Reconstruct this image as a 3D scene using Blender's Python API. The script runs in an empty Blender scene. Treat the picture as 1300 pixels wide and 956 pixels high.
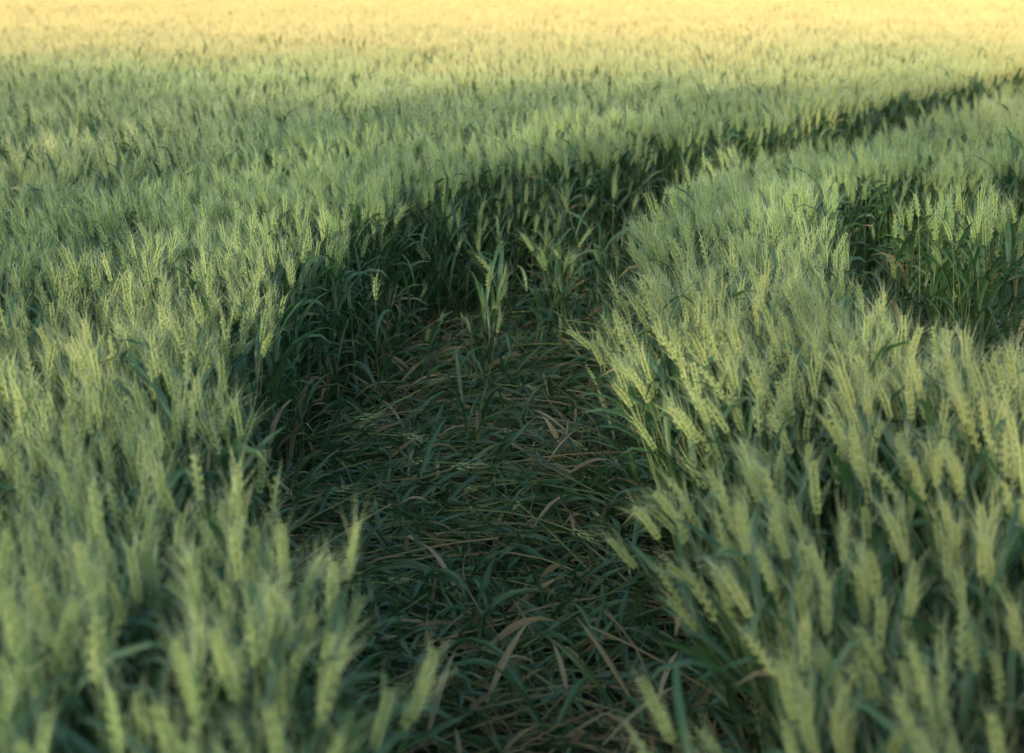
import bpy, math, random
import numpy as np
from mathutils import Vector, Matrix, Euler, noise

rng = random.Random(11)
scene = bpy.context.scene
U = rng.uniform
G = rng.gauss

# ------------------------------------------------------------------ materials
def new_mat(name):
    m = bpy.data.materials.new(name); m.use_nodes = True
    nt = m.node_tree; nt.nodes.clear()
    return m, nt

def plant_mat(name, c1, c2, c3, trans, gloss=0.0, sun_gold=None):
    """c1/c2 mixed by per-part 'var'; c3 = per-tuft tint; ripe = sunlit gold painted into the far part of the field"""
    m, nt = new_mat(name); N = nt.nodes; L = nt.links
    out = N.new('ShaderNodeOutputMaterial')
    at = N.new('ShaderNodeAttribute'); at.attribute_name = 'var'
    oi = N.new('ShaderNodeObjectInfo')
    mix1 = N.new('ShaderNodeMix'); mix1.data_type = 'RGBA'
    mix1.inputs[6].default_value = (*c1, 1); mix1.inputs[7].default_value = (*c2, 1)
    L.new(at.outputs['Fac'], mix1.inputs[0])
    mix2 = N.new('ShaderNodeMix'); mix2.data_type = 'RGBA'
    mix2.inputs[7].default_value = (*c3, 1)
    mr = N.new('ShaderNodeMath'); mr.operation = 'MULTIPLY'; mr.inputs[1].default_value = 0.5
    L.new(oi.outputs['Random'], mr.inputs[0]); L.new(mr.outputs[0], mix2.inputs[0])
    L.new(mix1.outputs[2], mix2.inputs[6])
    col = mix2.outputs[2]
    geo = N.new('ShaderNodeNewGeometry')
    if sun_gold:
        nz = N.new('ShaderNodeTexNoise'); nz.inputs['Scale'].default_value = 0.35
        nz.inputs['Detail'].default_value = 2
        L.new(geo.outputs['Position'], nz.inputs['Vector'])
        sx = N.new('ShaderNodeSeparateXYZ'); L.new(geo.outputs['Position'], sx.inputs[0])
        a = N.new('ShaderNodeMapRange'); a.inputs[1].default_value = 9; a.inputs[2].default_value = 25  # gold ramps in with distance, painting low sunlight into the far wheat's colour
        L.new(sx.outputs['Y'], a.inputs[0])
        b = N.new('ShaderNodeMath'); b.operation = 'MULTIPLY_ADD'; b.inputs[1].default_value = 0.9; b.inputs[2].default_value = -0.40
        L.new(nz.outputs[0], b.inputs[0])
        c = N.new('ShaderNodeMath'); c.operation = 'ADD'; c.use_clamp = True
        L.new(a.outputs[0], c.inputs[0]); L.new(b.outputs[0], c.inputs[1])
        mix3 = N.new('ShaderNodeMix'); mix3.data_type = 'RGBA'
        L.new(c.outputs[0], mix3.inputs[0]); L.new(col, mix3.inputs[6]); mix3.inputs[7].default_value = (*sun_gold, 1)
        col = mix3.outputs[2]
    p = N.new('ShaderNodeBsdfDiffuse'); L.new(col, p.inputs['Color'])
    sh = p.outputs[0]
    if trans>0:
        t = N.new('ShaderNodeBsdfTranslucent'); L.new(col, t.inputs['Color'])
        ms = N.new('ShaderNodeMixShader'); ms.inputs[0].default_value = trans
        L.new(sh, ms.inputs[1]); L.new(t.outputs[0], ms.inputs[2]); sh=ms.outputs[0]
    if gloss>0:
        g = N.new('ShaderNodeBsdfGlossy'); g.inputs['Roughness'].default_value=.5
        ms = N.new('ShaderNodeMixShader'); ms.inputs[0].default_value=gloss
        L.new(sh, ms.inputs[1]); L.new(g.outputs[0], ms.inputs[2]); sh=ms.outputs[0]
    L.new(sh, out.inputs[0])
    return m

M_STEM = plant_mat('wheat_stem', (.075,.135,.046), (.17,.22,.085), (.12,.17,.062), .0, sun_gold=(.30,.25,.10))
M_LEAF = plant_mat('wheat_leaf', (.018,.066,.022), (.095,.185,.056), (.038,.112,.038), .3, .05)
M_EAR  = plant_mat('wheat_ear', (.15,.265,.098), (.335,.425,.160), (.235,.35,.138), .1, sun_gold=(.68,.54,.22))
M_AWN  = plant_mat('wheat_awn', (.36,.475,.25), (.53,.60,.33), (.43,.535,.29), .35, sun_gold=(.80,.67,.33))
M_DRY  = plant_mat('dry_straw', (.19,.155,.075), (.42,.345,.19), (.17,.15,.075), .2)
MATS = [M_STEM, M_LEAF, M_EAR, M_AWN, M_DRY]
STEM, LEAF, EAR, AWN, DRY = range(5)

# ------------------------------------------------------------------ mesh builder
class B:
    def __init__(s): s.v=[]; s.f=[]; s.m=[]; s.a=[]
    def add(s, vs, fs, mat, var):
        o=len(s.v); s.v.extend(vs); s.a.extend([var]*len(vs))
        for f in fs:
            s.f.append(tuple(i+o for i in f)); s.m.append(mat)
    def mesh(s, name, mats):
        me=bpy.data.meshes.new(name)
        me.from_pydata([tuple(v) for v in s.v], [], s.f)
        for m in mats: me.materials.append(m)
        me.polygons.foreach_set('material_index', s.m)
        at=me.attributes.new('var','FLOAT','POINT'); at.data.foreach_set('value', s.a)
        me.update()
        return me

def tube(b, pts, rad, mat, var, n=3):
    vs=[]; fs=[]
    for i,p in enumerate(pts):
        t=(pts[min(i+1,len(pts)-1)]-pts[max(i-1,0)]).normalized()
        s=t.cross(Vector((0.3,1,0.1))).normalized(); u=t.cross(s)
        for k in range(n):
            a=2*math.pi*k/n
            vs.append(p+(s*math.cos(a)+u*math.sin(a))*rad[i])
    for i in range(len(pts)-1):
        for k in range(n):
            k2=(k+1)%n
            fs.append((i*n+k,i*n+k2,(i+1)*n+k2,(i+1)*n+k))
    b.add(vs,fs,mat,var)

def leaf(b, base, az, elev, length, width, droop, mat, var, nseg=7, twist=0.6, fold=0.25, zmin=None):
    vs=[]; fs=[]; p=Vector(base); seg=length/nseg
    tw0=U(-twist,twist); tw1=U(-twist,twist)*2
    azw=U(-.5,.5)
    for i in range(nseg+1):
        s=i/nseg
        e=elev-droop*s**1.6
        a=az+azw*s
        t=Vector((math.cos(a)*math.cos(e),math.sin(a)*math.cos(e),math.sin(e)))
        side=Vector((-math.sin(a),math.cos(a),0))
        nrm=side.cross(t)
        r=tw0+tw1*s
        sd=side*math.cos(r)+nrm*math.sin(r); nn=nrm*math.cos(r)-side*math.sin(r)
        w=width*.5*(0.55+1.2*s if s<.35 else 1.0)*(1 if s<.45 else max(0.03,1-((s-.45)/.55)**1.8))
        if zmin is not None and p.z<zmin: p.z=zmin
        vs += [p-sd*w, p-nn*w*fold, p+sd*w]
        p=p+t*seg
    for i in range(nseg):
        o=i*3
        fs += [(o,o+1,o+4,o+3),(o+1,o+2,o+5,o+4)]
    b.add(vs,fs,mat,var)

def spikelet(b,c,d,side,L,w,mat,var):
    u=d.cross(side).normalized(); s=u.cross(d).normalized()
    m=c+d*L*.4
    vs=[c, m+s*w, m+u*w, m-s*w, m-u*w, c+d*L]
    fs=[(0,2,1),(0,3,2),(0,4,3),(0,1,4),(5,1,2),(5,2,3),(5,3,4),(5,4,1)]
    b.add(vs,fs,mat,var)

def ear(b, p, t, bend_dir, length, detail, droop):
    var=U(0,1)
    n=10 if detail==2 else 5
    side=t.cross(Vector((math.cos(U(0,6.28)),math.sin(U(0,6.28)),.1))).normalized()
    step=length/n
    for i in range(n):
        s=i/(n-1)
        t=(t+bend_dir*(droop/n)).normalized()
        side=(side-t*side.dot(t)).normalized(); nrm=t.cross(side)
        size=1.0-.45*abs(s-.4)**1.5*2
        sg=1 if i%2 else -1
        if detail==2: lst=[(side*sg,.42),(nrm*sg,.30),(nrm*-sg,.30)]
        else: lst=[(side*sg,.35)]
        for (o,ang) in lst:
            d=(t+o*ang).normalized()
            if detail==2:
                spikelet(b,p+o*.003,d,side,.0175*size,.0045*size,EAR,min(1,max(0,var+U(-.45,.45))))
                tip=p+o*.003+d*.015*size
            else:
                spikelet(b,p+o*.002,d,side,.028*size,.0066*size,EAR,var)
                tip=p+d*.02
            if detail==2 and rng.random()<.33: continue
            al=U(.045,.085)*(1 if s<.8 else .8)
            ad=(t+o*U(.18,.6)+Vector((U(-.16,.16),U(-.16,.16),U(-.16,.16)))+bend_dir*U(0,.1)).normalized()
            w=.00054 if detail==2 else .001
            sd=ad.cross(Vector((U(-1,1),U(-1,1),U(-1,1)))).normalized()*w
            b.add([tip-sd,tip+sd,tip+ad*al],[(0,1,2)],AWN,U(0,1))
            if detail<2:
                ad=(t-o*U(.12,.38)).normalized()
                b.add([tip-sd,tip+sd,tip+ad*al],[(0,1,2)],AWN,U(0,1))
        p=p+t*step

def plant(b, base, az, tilt, bend, h, detail=2, leaves=(.24,.42,.60,.80), dryp=.5, has_ear=True, lw=1.0, s0=0.0):
    n=5 if detail==2 else 3
    pts=[Vector(base)]; p=Vector(base); tang=[]
    dirv=Vector((math.cos(az),math.sin(az),0))
    sl=h*.88/n
    for i in range(n):
        s=(i+.5)/n
        th=tilt+bend*s**2.2
        t=dirv*math.sin(th)+Vector((0,0,math.cos(th)))
        tang.append(t); p=p+t*sl; pts.append(p.copy())
    tube(b,pts,[.0021-.0009*i/n for i in range(n+1)] if detail==2 else [.0018]*(n+1),STEM,U(0,1),3)
    if has_ear:
        ear(b,p,tang[-1],(dirv-Vector((0,0,.6))).normalized(),U(.078,.106),detail,U(.0,.4))
    la=U(0,6.28)
    for k,f in enumerate(leaves):
        low=f<.3; mid=.3<f<.5; top=f>.7
        f+=U(-.06,.06)
        x=f*n; i=min(int(x),n-1)
        q=pts[i].lerp(pts[i+1],x-i)
        la+=math.pi+U(-.7,.7)
        dry = rng.random()<(dryp if low else (.12 if mid else .03))
        leaf(b,q,la,U(1.0,1.45) ,U(.18,.31) if not top else U(.16,.27),
             U(.011,.020)*lw,U(.7,2.6) if not dry else U(2,3),DRY if dry else LEAF,U(0,1),
             5 if detail==2 else 3)

def mk_template(coll,name,b):
    ob=bpy.data.objects.new(name,b.mesh(name,MATS)); coll.objects.link(ob); return ob
def rtilt(): return abs(G(.03,.06))
def rbend(): return abs(G(.10,.16))
def hh_(): return G(.87,.05) if rng.random()>.22 else U(.55,.8)
# ---- templates: lean is along +X of the template
coll_w=bpy.data.collections.new('wheat_tufts')
NV=14
for i in range(NV):
    b=B()
    for j in range(10):
        r=.10*math.sqrt(rng.random()); a=U(0,6.28)
        plant(b,(r*math.cos(a),r*math.sin(a),0),G(0,1.2),rtilt(),rbend(),hh_(),2,(.22,.38,.54,.68,.83),.45,True,1.15)
    mk_template(coll_w,'tuft_a%02d'%i,b)
NP=8
for i in range(NP):     # 0.4 m patches, full detail
    b=B()
    for j in range(49):
        plant(b,(U(-.21,.21),U(-.21,.21),0),G(0,1.2),rtilt(),rbend(),hh_(),2,(.45,.65,.84),lw=1.15)
    mk_template(coll_w,'tuft_b%02d'%i,b)
NB=6
def tile(n,half,detail,leaves,hs,seed):
    b=B()
    for j in range(n):
        x,y=U(-half,half),U(-half,half)
        hn=noise.noise(Vector((x*1.6+seed*9,y*1.6,1))); an=noise.noise(Vector((x*2+seed*5,y*2,4))); tn=noise.noise(Vector((x*2+seed*3,y*2,8)))
        h=(G(.87,.045) if rng.random()>.2 else U(.6,.8)) if detail==2 else G(.87,hs)
        h*=1+.10*hn
        plant(b,(x,y,0),G(an*2.2,.9),max(0,.05+.09*tn+G(0,.05)),rbend(),h,detail,leaves,lw=1.15)
    return b
for i in range(NB):       # 1.2 m tiles, full detail
    mk_template(coll_w,'tuft_c%02d'%i,tile(410,.61,2,(.48,.67,.85),.05,i))
NM=5
for i in range(NM):       # middle distance
    mk_template(coll_w,'tuft_d%02d'%i,tile(380,.61,1,(.6,.82),.06,i+20))
NS=6
for i in range(NS):       # single stragglers
    b=B()
    for j in range(1+i%3):
        plant(b,(U(-.05,.05),U(-.05,.05),0),U(0,6.28),abs(G(.05,.1)),abs(G(.2,.2)),U(.5,.8),2,(.2,.35,.5,.65,.8),.6,has_ear=rng.random()<.6)
    mk_template(coll_w,'tuft_e%02d'%i,b)
NF=4
for i in range(NF):       # far
    b=B()
    for j in range(260):
        plant(b,(U(-.6,.6),U(-.6,.6),0),G(0,1.2),rtilt(),rbend(),G(.86,.09),1,(.8,))
    mk_template(coll_w,'tuft_f%02d'%i,b)
oA=0;oB=NV;oC=oB+NP;oD=oC+NB;oE=oD+NM;oF=oE+NS

coll_f=bpy.data.collections.new('flattened_tufts')
NL=12
for i in range(NL):
    b=B()
    dryclump = (i>=8)
    for j in range(13):
        z=U(.01,.14); y=U(-.2,.2); x=U(-.45,-.05)
        n=5; az=G(0,.55); p=Vector((x,y,z)); pts=[p.copy()]
        h=U(.35,.7); e=U(-.05,.28); kink=G(0,.45)
        for k in range(n):
            a=az+kink*k/n; ee=e-.4*k/n
            p=p+Vector((math.cos(a)*math.cos(ee),math.sin(a)*math.cos(ee),math.sin(ee)))*h/n
            p.z=max(p.z,.012); pts.append(p.copy())
        dry=rng.random()<(.75 if dryclump else .22)
        tube(b,pts,[.0028]*(n+1),DRY if dry else STEM,U(.3,1),3)
        if rng.random()<.18:
            ear(b,pts[-1],(pts[-1]-pts[-2]).normalized(),Vector((0,0,-1)),.085,1,.2)
        for k in range(3 if not dryclump else 2):
            q=pts[rng.randrange(1,n)]
            d2=rng.random()<(.5 if dryclump else .08)
            leaf(b,q,az+G(0,.95),U(-.1,1.0),U(.12,.26),U(.012,.022),U(.3,1.8),DRY if d2 else LEAF,U(.2,1),5,1.0,zmin=.01)
    mk_template(coll_f,'lodged_%02d'%i,b)

# ------------------------------------------------------------------ layout
Lp=[(-4,-.6),(0,-.45),(1.0,-.30),(1.7,-.27),(1.94,-.33),(2.4,-.46),(2.8,-.64),(3.5,-.81),(5,-.77),(6.2,-.63),(7.2,-.2),(8.0,.45),(8.7,1.0),(9.7,1.9),(15.1,5.3),(70,40)]
Rp=[(-4,.9),(1.5,.66),(2.2,.60),(3,.59),(4,.60),(5,.64),(6,.72),(6.6,.87),(7.4,1.25),(8.9,2.5),(13.5,5.2),(70,40.8)]
def interp(P,y):
    return float(np.interp(y,[p[0] for p in P],[p[1] for p in P]))
gap=[(1.10,4.3),(1.16,5.2),(1.38,6.3),(1.6,6.9),(2.7,7.5),(5,8.8),(9,11.3),(9,9.9),(5,6.6),(3.2,4.6),(2.2,3.75),(1.5,3.45),(1.12,3.7)]
def in_poly(x,y,P):
    c=False; j=len(P)-1
    for i in range(len(P)):
        xi,yi=P[i]; xj,yj=P[j]
        if (yi>y)!=(yj>y) and x<(xj-xi)*(y-yi)/(yj-yi)+xi: c=not c
        j=i
    return c
def wob(x,y): return .07*noise.noise(Vector((x*2.3,y*2.3,3.1)))+.06*noise.noise(Vector((x*5.5,y*5.5,7.1)))
def in_path(x,y):
    w=wob(x,y)
    return interp(Lp,y)+w < x < interp(Rp,y)+w
def state(x,y):
    if in_path(x,y): return 1
    if y<12 and in_poly(x,y,gap) and math.hypot(x-1.83,y-5.5)>.22: return 2
    return 0

pts=[];rots=[];scs=[];idx=[]
def add_inst(x,y,z,wind,tilt,tiltaz,sc,i):
    M=Matrix.Rotation(tilt,3,Vector((-math.sin(tiltaz),math.cos(tiltaz),0))) @ Matrix.Rotation(wind,3,'Z')
    pts.append((x,y,z)); rots.append(tuple(M.to_euler())); scs.append(sc); idx.append(i)
def windfield(x,y):
    n1=noise.noise(Vector((x*.35,y*.35,0))); n2=noise.noise(Vector((x*.9,y*.9,5)))
    return math.pi+ n1*2.6+n2*1.2
def place(px,py,kind,nk,edge=False):
    w=windfield(px,py)
    n=noise.noise(Vector((px*.8,py*.8,9)))
    sc=1+.09*n+U(-.04,.04)
    tilt=.01+.08*noise.noise(Vector((px*.6,py*.6,2))); taz=w
    R=interp(Rp,py)
    if px>R-.1 and py<12:
        k=math.exp(-max(px-R,0)/.8)
        near=1-min(max((py-3)/3,0),1)
        tilt+= .06*k*near+.06*near
        taz=math.pi-.15; w=math.pi+G(0,.9)-.2
        if edge and px-R<.22 and py<6:
            tilt+=abs(G(0,.10))
            if rng.random()<.07: tilt+=U(.1,.3)
    else:
        w+=G(0,.9)
        if edge and interp(Lp,py)-px<.12: tilt+=abs(G(0,.06)); taz=U(-1.2,1.0)
    add_inst(px,py,0,w,tilt,taz,sc,kind+rng.randrange(nk))

def cell_states(cx,cy,half,k):
    q=[-half+2*half*i/(k-1) for i in range(k)]
    return [state(cx+a,cy+c)!=0 for a in q for c in q]
C=.40; BIG=1.2
y=-1.0
while y<28:
    xm=.38*max(y,0)+(1.6 if y<10 else 1.2)
    xm=math.ceil(xm/BIG)*BIG
    x=-xm
    while x<xm-.01:
        cx,cy=x+BIG/2,y+BIG/2
        st=cell_states(cx,cy,.66,9)
        if not any(st) and not (abs(cx)<1.0 and cy<1.0):
            n=noise.noise(Vector((cx*.5,cy*.5,9)))
            if cx>interp(Rp,cy) and cy<12: w=math.pi+U(-.12,.12); tl=.03
            else: w=rng.choice([math.pi,math.pi,math.pi/2,-math.pi/2])+U(-.12,.12); tl=0
            add_inst(cx,cy,0,w,tl,math.pi,1+.05*n+U(-.02,.02),(oC+rng.randrange(NB)) if cy<7.2 else (oD+rng.randrange(NM)))
        elif not all(st):
            for ia in range(3):
                for ic in range(3):
                    sx,sy=x+ia*C,y+ic*C
                    ccx,ccy=sx+C/2,sy+C/2
                    chk=cell_states(ccx,ccy,.27,5)
                    if not any(chk):
                        if ccx*ccx+ccy*ccy>.3: place(ccx+U(-.03,.03),ccy+U(-.03,.03),oB,NP)
                    elif not all(chk):
                        k=3
                        for a in range(k):
                            for c in range(k):
                                px=sx+(a+.5)*C/k+U(-.05,.05); py=sy+(c+.5)*C/k+U(-.05,.05)
                                if px*px+py*py<.2 or state(px,py): continue
                                place(px,py,oA,NV,True)
        x+=BIG
    y+=BIG
while y<66:
    xm=.38*y+2.5; x=-xm
    while x<xm:
        px=x+U(-.3,.3); py=y+U(-.3,.3); x+=1.05
        n=noise.noise(Vector((px*.2,py*.2,9)))
        add_inst(px,py,0,windfield(px,py)+rng.choice([0,0,math.pi])+G(0,.4),.04,math.pi,1+.08*n,oF+rng.randrange(NF))
    y+=1.05
# stragglers left standing in the track
for k in range(70):
    py=U(4.6,8.2); t=rng.random()**2.0*.9
    if rng.random()<.45: py=U(6.4,7.8)
    px=interp(Lp,py)*(1-t)+interp(Rp,py)*t
    add_inst(px,py,0,U(0,6.28),abs(G(0,.12)),U(0,6.28),U(.7,1.05),oE+rng.randrange(NS))
for (px,py) in ((-.17,5.75),(-.13,5.8),(.12,6.5),(.18,6.45)):
    add_inst(px,py,0,U(0,6.28),.04,U(0,6.28),1.12,oE+rng.randrange(NS))
for k in range(16):
    px=U(1.1,3);py=U(4.1,7)
    if state(px,py)==2: add_inst(px,py,0,U(0,6.28),abs(G(0,.3)),U(0,6.28),U(.6,.9),oE+rng.randrange(NS))
print('wheat instances',len(pts))

def gn_object(name,pts,rots,scs,idx,coll):
    me=bpy.data.meshes.new(name); me.from_pydata(pts,[],[])
    a=me.attributes.new('rot','FLOAT_VECTOR','POINT'); a.data.foreach_set('vector',np.array(rots,dtype=np.float32).ravel())
    a=me.attributes.new('scl','FLOAT','POINT'); a.data.foreach_set('value',scs)
    a=me.attributes.new('idx','INT','POINT'); a.data.foreach_set('value',idx)
    ob=bpy.data.objects.new(name,me); scene.collection.objects.link(ob)
    ng=bpy.data.node_groups.new(name+'_scatter','GeometryNodeTree')
    ng.interface.new_socket('Geometry',in_out='INPUT',socket_type='NodeSocketGeometry')
    ng.interface.new_socket('Geometry',in_out='OUTPUT',socket_type='NodeSocketGeometry')
    N=ng.nodes;L=ng.links
    gi=N.new('NodeGroupInput');go=N.new('NodeGroupOutput')
    ci=N.new('GeometryNodeCollectionInfo'); ci.inputs['Collection'].default_value=coll
    ci.inputs['Separate Children'].default_value=True; ci.inputs['Reset Children'].default_value=True
    iop=N.new('GeometryNodeInstanceOnPoints'); iop.inputs['Pick Instance'].default_value=True
    def na(n,t):
        q=N.new('GeometryNodeInputNamedAttribute'); q.data_type=t; q.inputs['Name'].default_value=n
        return [o for o in q.outputs if o.name=='Attribute' and o.enabled][0]
    L.new(gi.outputs[0],iop.inputs['Points'])
    L.new(ci.outputs[0],iop.inputs['Instance'])
    L.new(na('idx','INT'),iop.inputs['Instance Index'])
    L.new(na('rot','FLOAT_VECTOR'),iop.inputs['Rotation'])
    L.new(na('scl','FLOAT'),iop.inputs['Scale'])
    L.new(iop.outputs[0],go.inputs[0])
    md=ob.modifiers.new('scatter','NODES'); md.node_group=ng
    return ob
gn_object('wheat_field',pts,rots,scs,idx,coll_w)

# flattened wheat in the tracks
pts=[];rots=[];scs=[];idx=[]
y=-.2
S=.18
while y<14:
    x=-1.4
    while x<min(.42*max(y,0)+2,7):
        px=x+U(-.08,.08);py=y+U(-.08,.08); x+=S
        st=state(px,py)
        nearp = st or state(px-.12,py) or state(px+.12,py)
        if not nearp: continue
        if st==0 and rng.random()<.5: continue
        fl=-.5+2.4*noise.noise(Vector((px*1.4,py*1.1,21)))+G(0,.6)+(math.pi if rng.random()<.3 else 0)
        edge=min(abs(px-interp(Lp,py)),abs(px-interp(Rp,py))) if st!=2 else .3
        tilt=U(-.05,.16)+(abs(G(0,.32)) if edge<.18 else 0)
        dn=noise.noise(Vector((px*1.7,py*1.3,33)))+(.14 if abs(px-.1)<.3 else -.1)
        add_inst(px,py,U(0,.03),fl,-tilt,fl,U(.7,1.05),(8+rng.randrange(4)) if dn>U(-.05,.4) else rng.randrange(8))
    y+=S
print('flattened instances',len(pts))
gn_object('flattened_wheat_path',pts,rots,scs,idx,coll_f)

# ------------------------------------------------------------------ ground
m,nt=new_mat('soil'); N=nt.nodes;L=nt.links
out=N.new('ShaderNodeOutputMaterial');p=N.new('ShaderNodeBsdfPrincipled');p.inputs['Roughness'].default_value=.95
geo=N.new('ShaderNodeNewGeometry');nz=N.new('ShaderNodeTexNoise');nz.inputs['Scale'].default_value=14;nz.inputs['Detail'].default_value=8
cr=N.new('ShaderNodeValToRGB');cr.color_ramp.elements[0].position=.35;cr.color_ramp.elements[0].color=(.02,.02,.012,1)
cr.color_ramp.elements[1].position=.7;cr.color_ramp.elements[1].color=(.08,.068,.045,1)
bm=N.new('ShaderNodeBump');bm.inputs['Distance'].default_value=.03
L.new(geo.outputs['Position'],nz.inputs['Vector']);L.new(nz.outputs[0],cr.inputs[0]);L.new(cr.outputs[0],p.inputs['Base Color'])
L.new(nz.outputs[0],bm.inputs['Height']);L.new(bm.outputs[0],p.inputs['Normal']);L.new(p.outputs[0],out.inputs[0])
me=bpy.data.meshes.new('ground')
R=1500
me.from_pydata([(-R,-R,0),(R,-R,0),(R,R,0),(-R,R,0)],[],[(0,1,2,3)]); me.materials.append(m)
scene.collection.objects.link(bpy.data.objects.new('ground',me))

m2,nt=new_mat('gold_canopy'); N=nt.nodes;L=nt.links
out=N.new('ShaderNodeOutputMaterial');p=N.new('ShaderNodeBsdfPrincipled');p.inputs['Roughness'].default_value=.9
geo=N.new('ShaderNodeNewGeometry');nz=N.new('ShaderNodeTexNoise');nz.inputs['Scale'].default_value=3;nz.inputs['Detail'].default_value=10
cr=N.new('ShaderNodeValToRGB');cr.color_ramp.elements[0].position=.3;cr.color_ramp.elements[0].color=(.2,.17,.06,1)
cr.color_ramp.elements[1].position=.65;cr.color_ramp.elements[1].color=(.5,.4,.18,1)
bm=N.new('ShaderNodeBump');bm.inputs['Distance'].default_value=.2
L.new(geo.outputs['Position'],nz.inputs['Vector']);L.new(nz.outputs[0],cr.inputs[0]);L.new(cr.outputs[0],p.inputs['Base Color'])
L.new(nz.outputs[0],bm.inputs['Height']);L.new(bm.outputs[0],p.inputs['Normal']);L.new(p.outputs[0],out.inputs[0])
me=bpy.data.meshes.new('distant_field')
vs=[];fs=[];nx=60;ny=50
for j in range(ny+1):
    yy=64+(900-64)*(j/ny)**2
    for i in range(nx+1):
        xx=(i/nx-.5)*1400
        vs.append((xx,yy,.74+.05*noise.noise(Vector((xx*.1,yy*.1,0)))))
for j in range(ny):
    for i in range(nx):
        o=j*(nx+1)+i; fs.append((o,o+1,o+nx+2,o+nx+1))
me.from_pydata(vs,[],fs); me.materials.append(m2)
scene.collection.objects.link(bpy.data.objects.new('distant_field',me))

# ------------------------------------------------------------------ unseen row of trees, added behind the photographer to cast the field's shade
SUN_EL=12.0; SUN_AZ=20.0
m3=plant_mat('tree_foliage',(.04,.09,.02),(.08,.13,.03),(.05,.1,.03),.2)
m4=plant_mat('tree_bark',(.08,.06,.04),(.12,.09,.06),(.1,.07,.05),0)
TY=-30.0
b=B()
def Htop(x):
    return 10.45+.013*x+.8*noise.noise(Vector((x*.16,0,0)))+.7*noise.noise(Vector((x*.6,4,0)))
x=-75
while x<55:
    tr=Vector((x+U(-1,1),TY+U(-1,1),0)); hh=Htop(x)
    tube(b,[tr,tr+Vector((U(-.2,.2),U(-.2,.2),3)),tr+Vector((U(-.5,.5),0,hh*.85))],[.3,.22,.05],1,.5,8)
    for k in range(6):
        q=tr+Vector((0,0,U(2.5,hh*.7)));a=U(0,6.28)
        tube(b,[q,q+Vector((math.cos(a)*2,math.sin(a)*1.6,U(.8,2)))],[.1,.03],1,.5,5)
    x+=5
for k in range(24000):
    x=U(-77,57); hh=Htop(x); z=hh*(1-rng.random()**1.3)
    c=Vector((x,TY+G(0,1.5)*(1.1-.6*z/hh),z+.1))
    s=U(.2,.4)
    n=Vector((G(0,1),G(0,1),G(0,1))).normalized(); t=n.orthogonal().normalized()
    u=n.cross(t)
    b.add([c-t*s,c-u*s*.55,c+t*s,c+u*s*.55],[(0,1,2,3)],0,U(0,1))
me=b.mesh('shade_tree_row',[m3,m4])
scene.collection.objects.link(bpy.data.objects.new('shade_tree_row',me))

# ------------------------------------------------------------------ light
w=bpy.data.worlds.new('World'); scene.world=w; w.use_nodes=True
nt=w.node_tree; bg=nt.nodes['Background']
sky=nt.nodes.new('ShaderNodeTexSky'); sky.sky_type='NISHITA'; sky.sun_disc=False
sky.sun_elevation=math.radians(SUN_EL); sky.sun_rotation=math.radians(180+SUN_AZ)
nt.links.new(sky.outputs[0],bg.inputs[0]); bg.inputs[1].default_value=.49
ld=bpy.data.lights.new('sun','SUN'); ld.energy=5; ld.angle=math.radians(.5); ld.color=(1,.88,.64)
lo=bpy.data.objects.new('sun',ld); scene.collection.objects.link(lo)
el=math.radians(SUN_EL);az=math.radians(SUN_AZ)
lo.rotation_euler=Vector((math.sin(az)*math.cos(el),math.cos(az)*math.cos(el),-math.sin(el))).to_track_quat('-Z','Y').to_euler()
lo.location=(-20,-40,20)

# ------------------------------------------------------------------ camera
cd=bpy.data.cameras.new('camera'); cam=bpy.data.objects.new('camera',cd); scene.collection.objects.link(cam)
cd.lens=50; cd.sensor_width=36; cd.clip_start=.05; cd.clip_end=4000
cam.location=(0,0,1.8); cam.rotation_euler=(math.radians(90-16.0),0,0)
cd.dof.use_dof=True; cd.dof.focus_distance=5.0; cd.dof.aperture_fstop=2.8
scene.camera=cam
scene.view_settings.view_transform='Standard'; scene.view_settings.look='None'; scene.view_settings.exposure=0
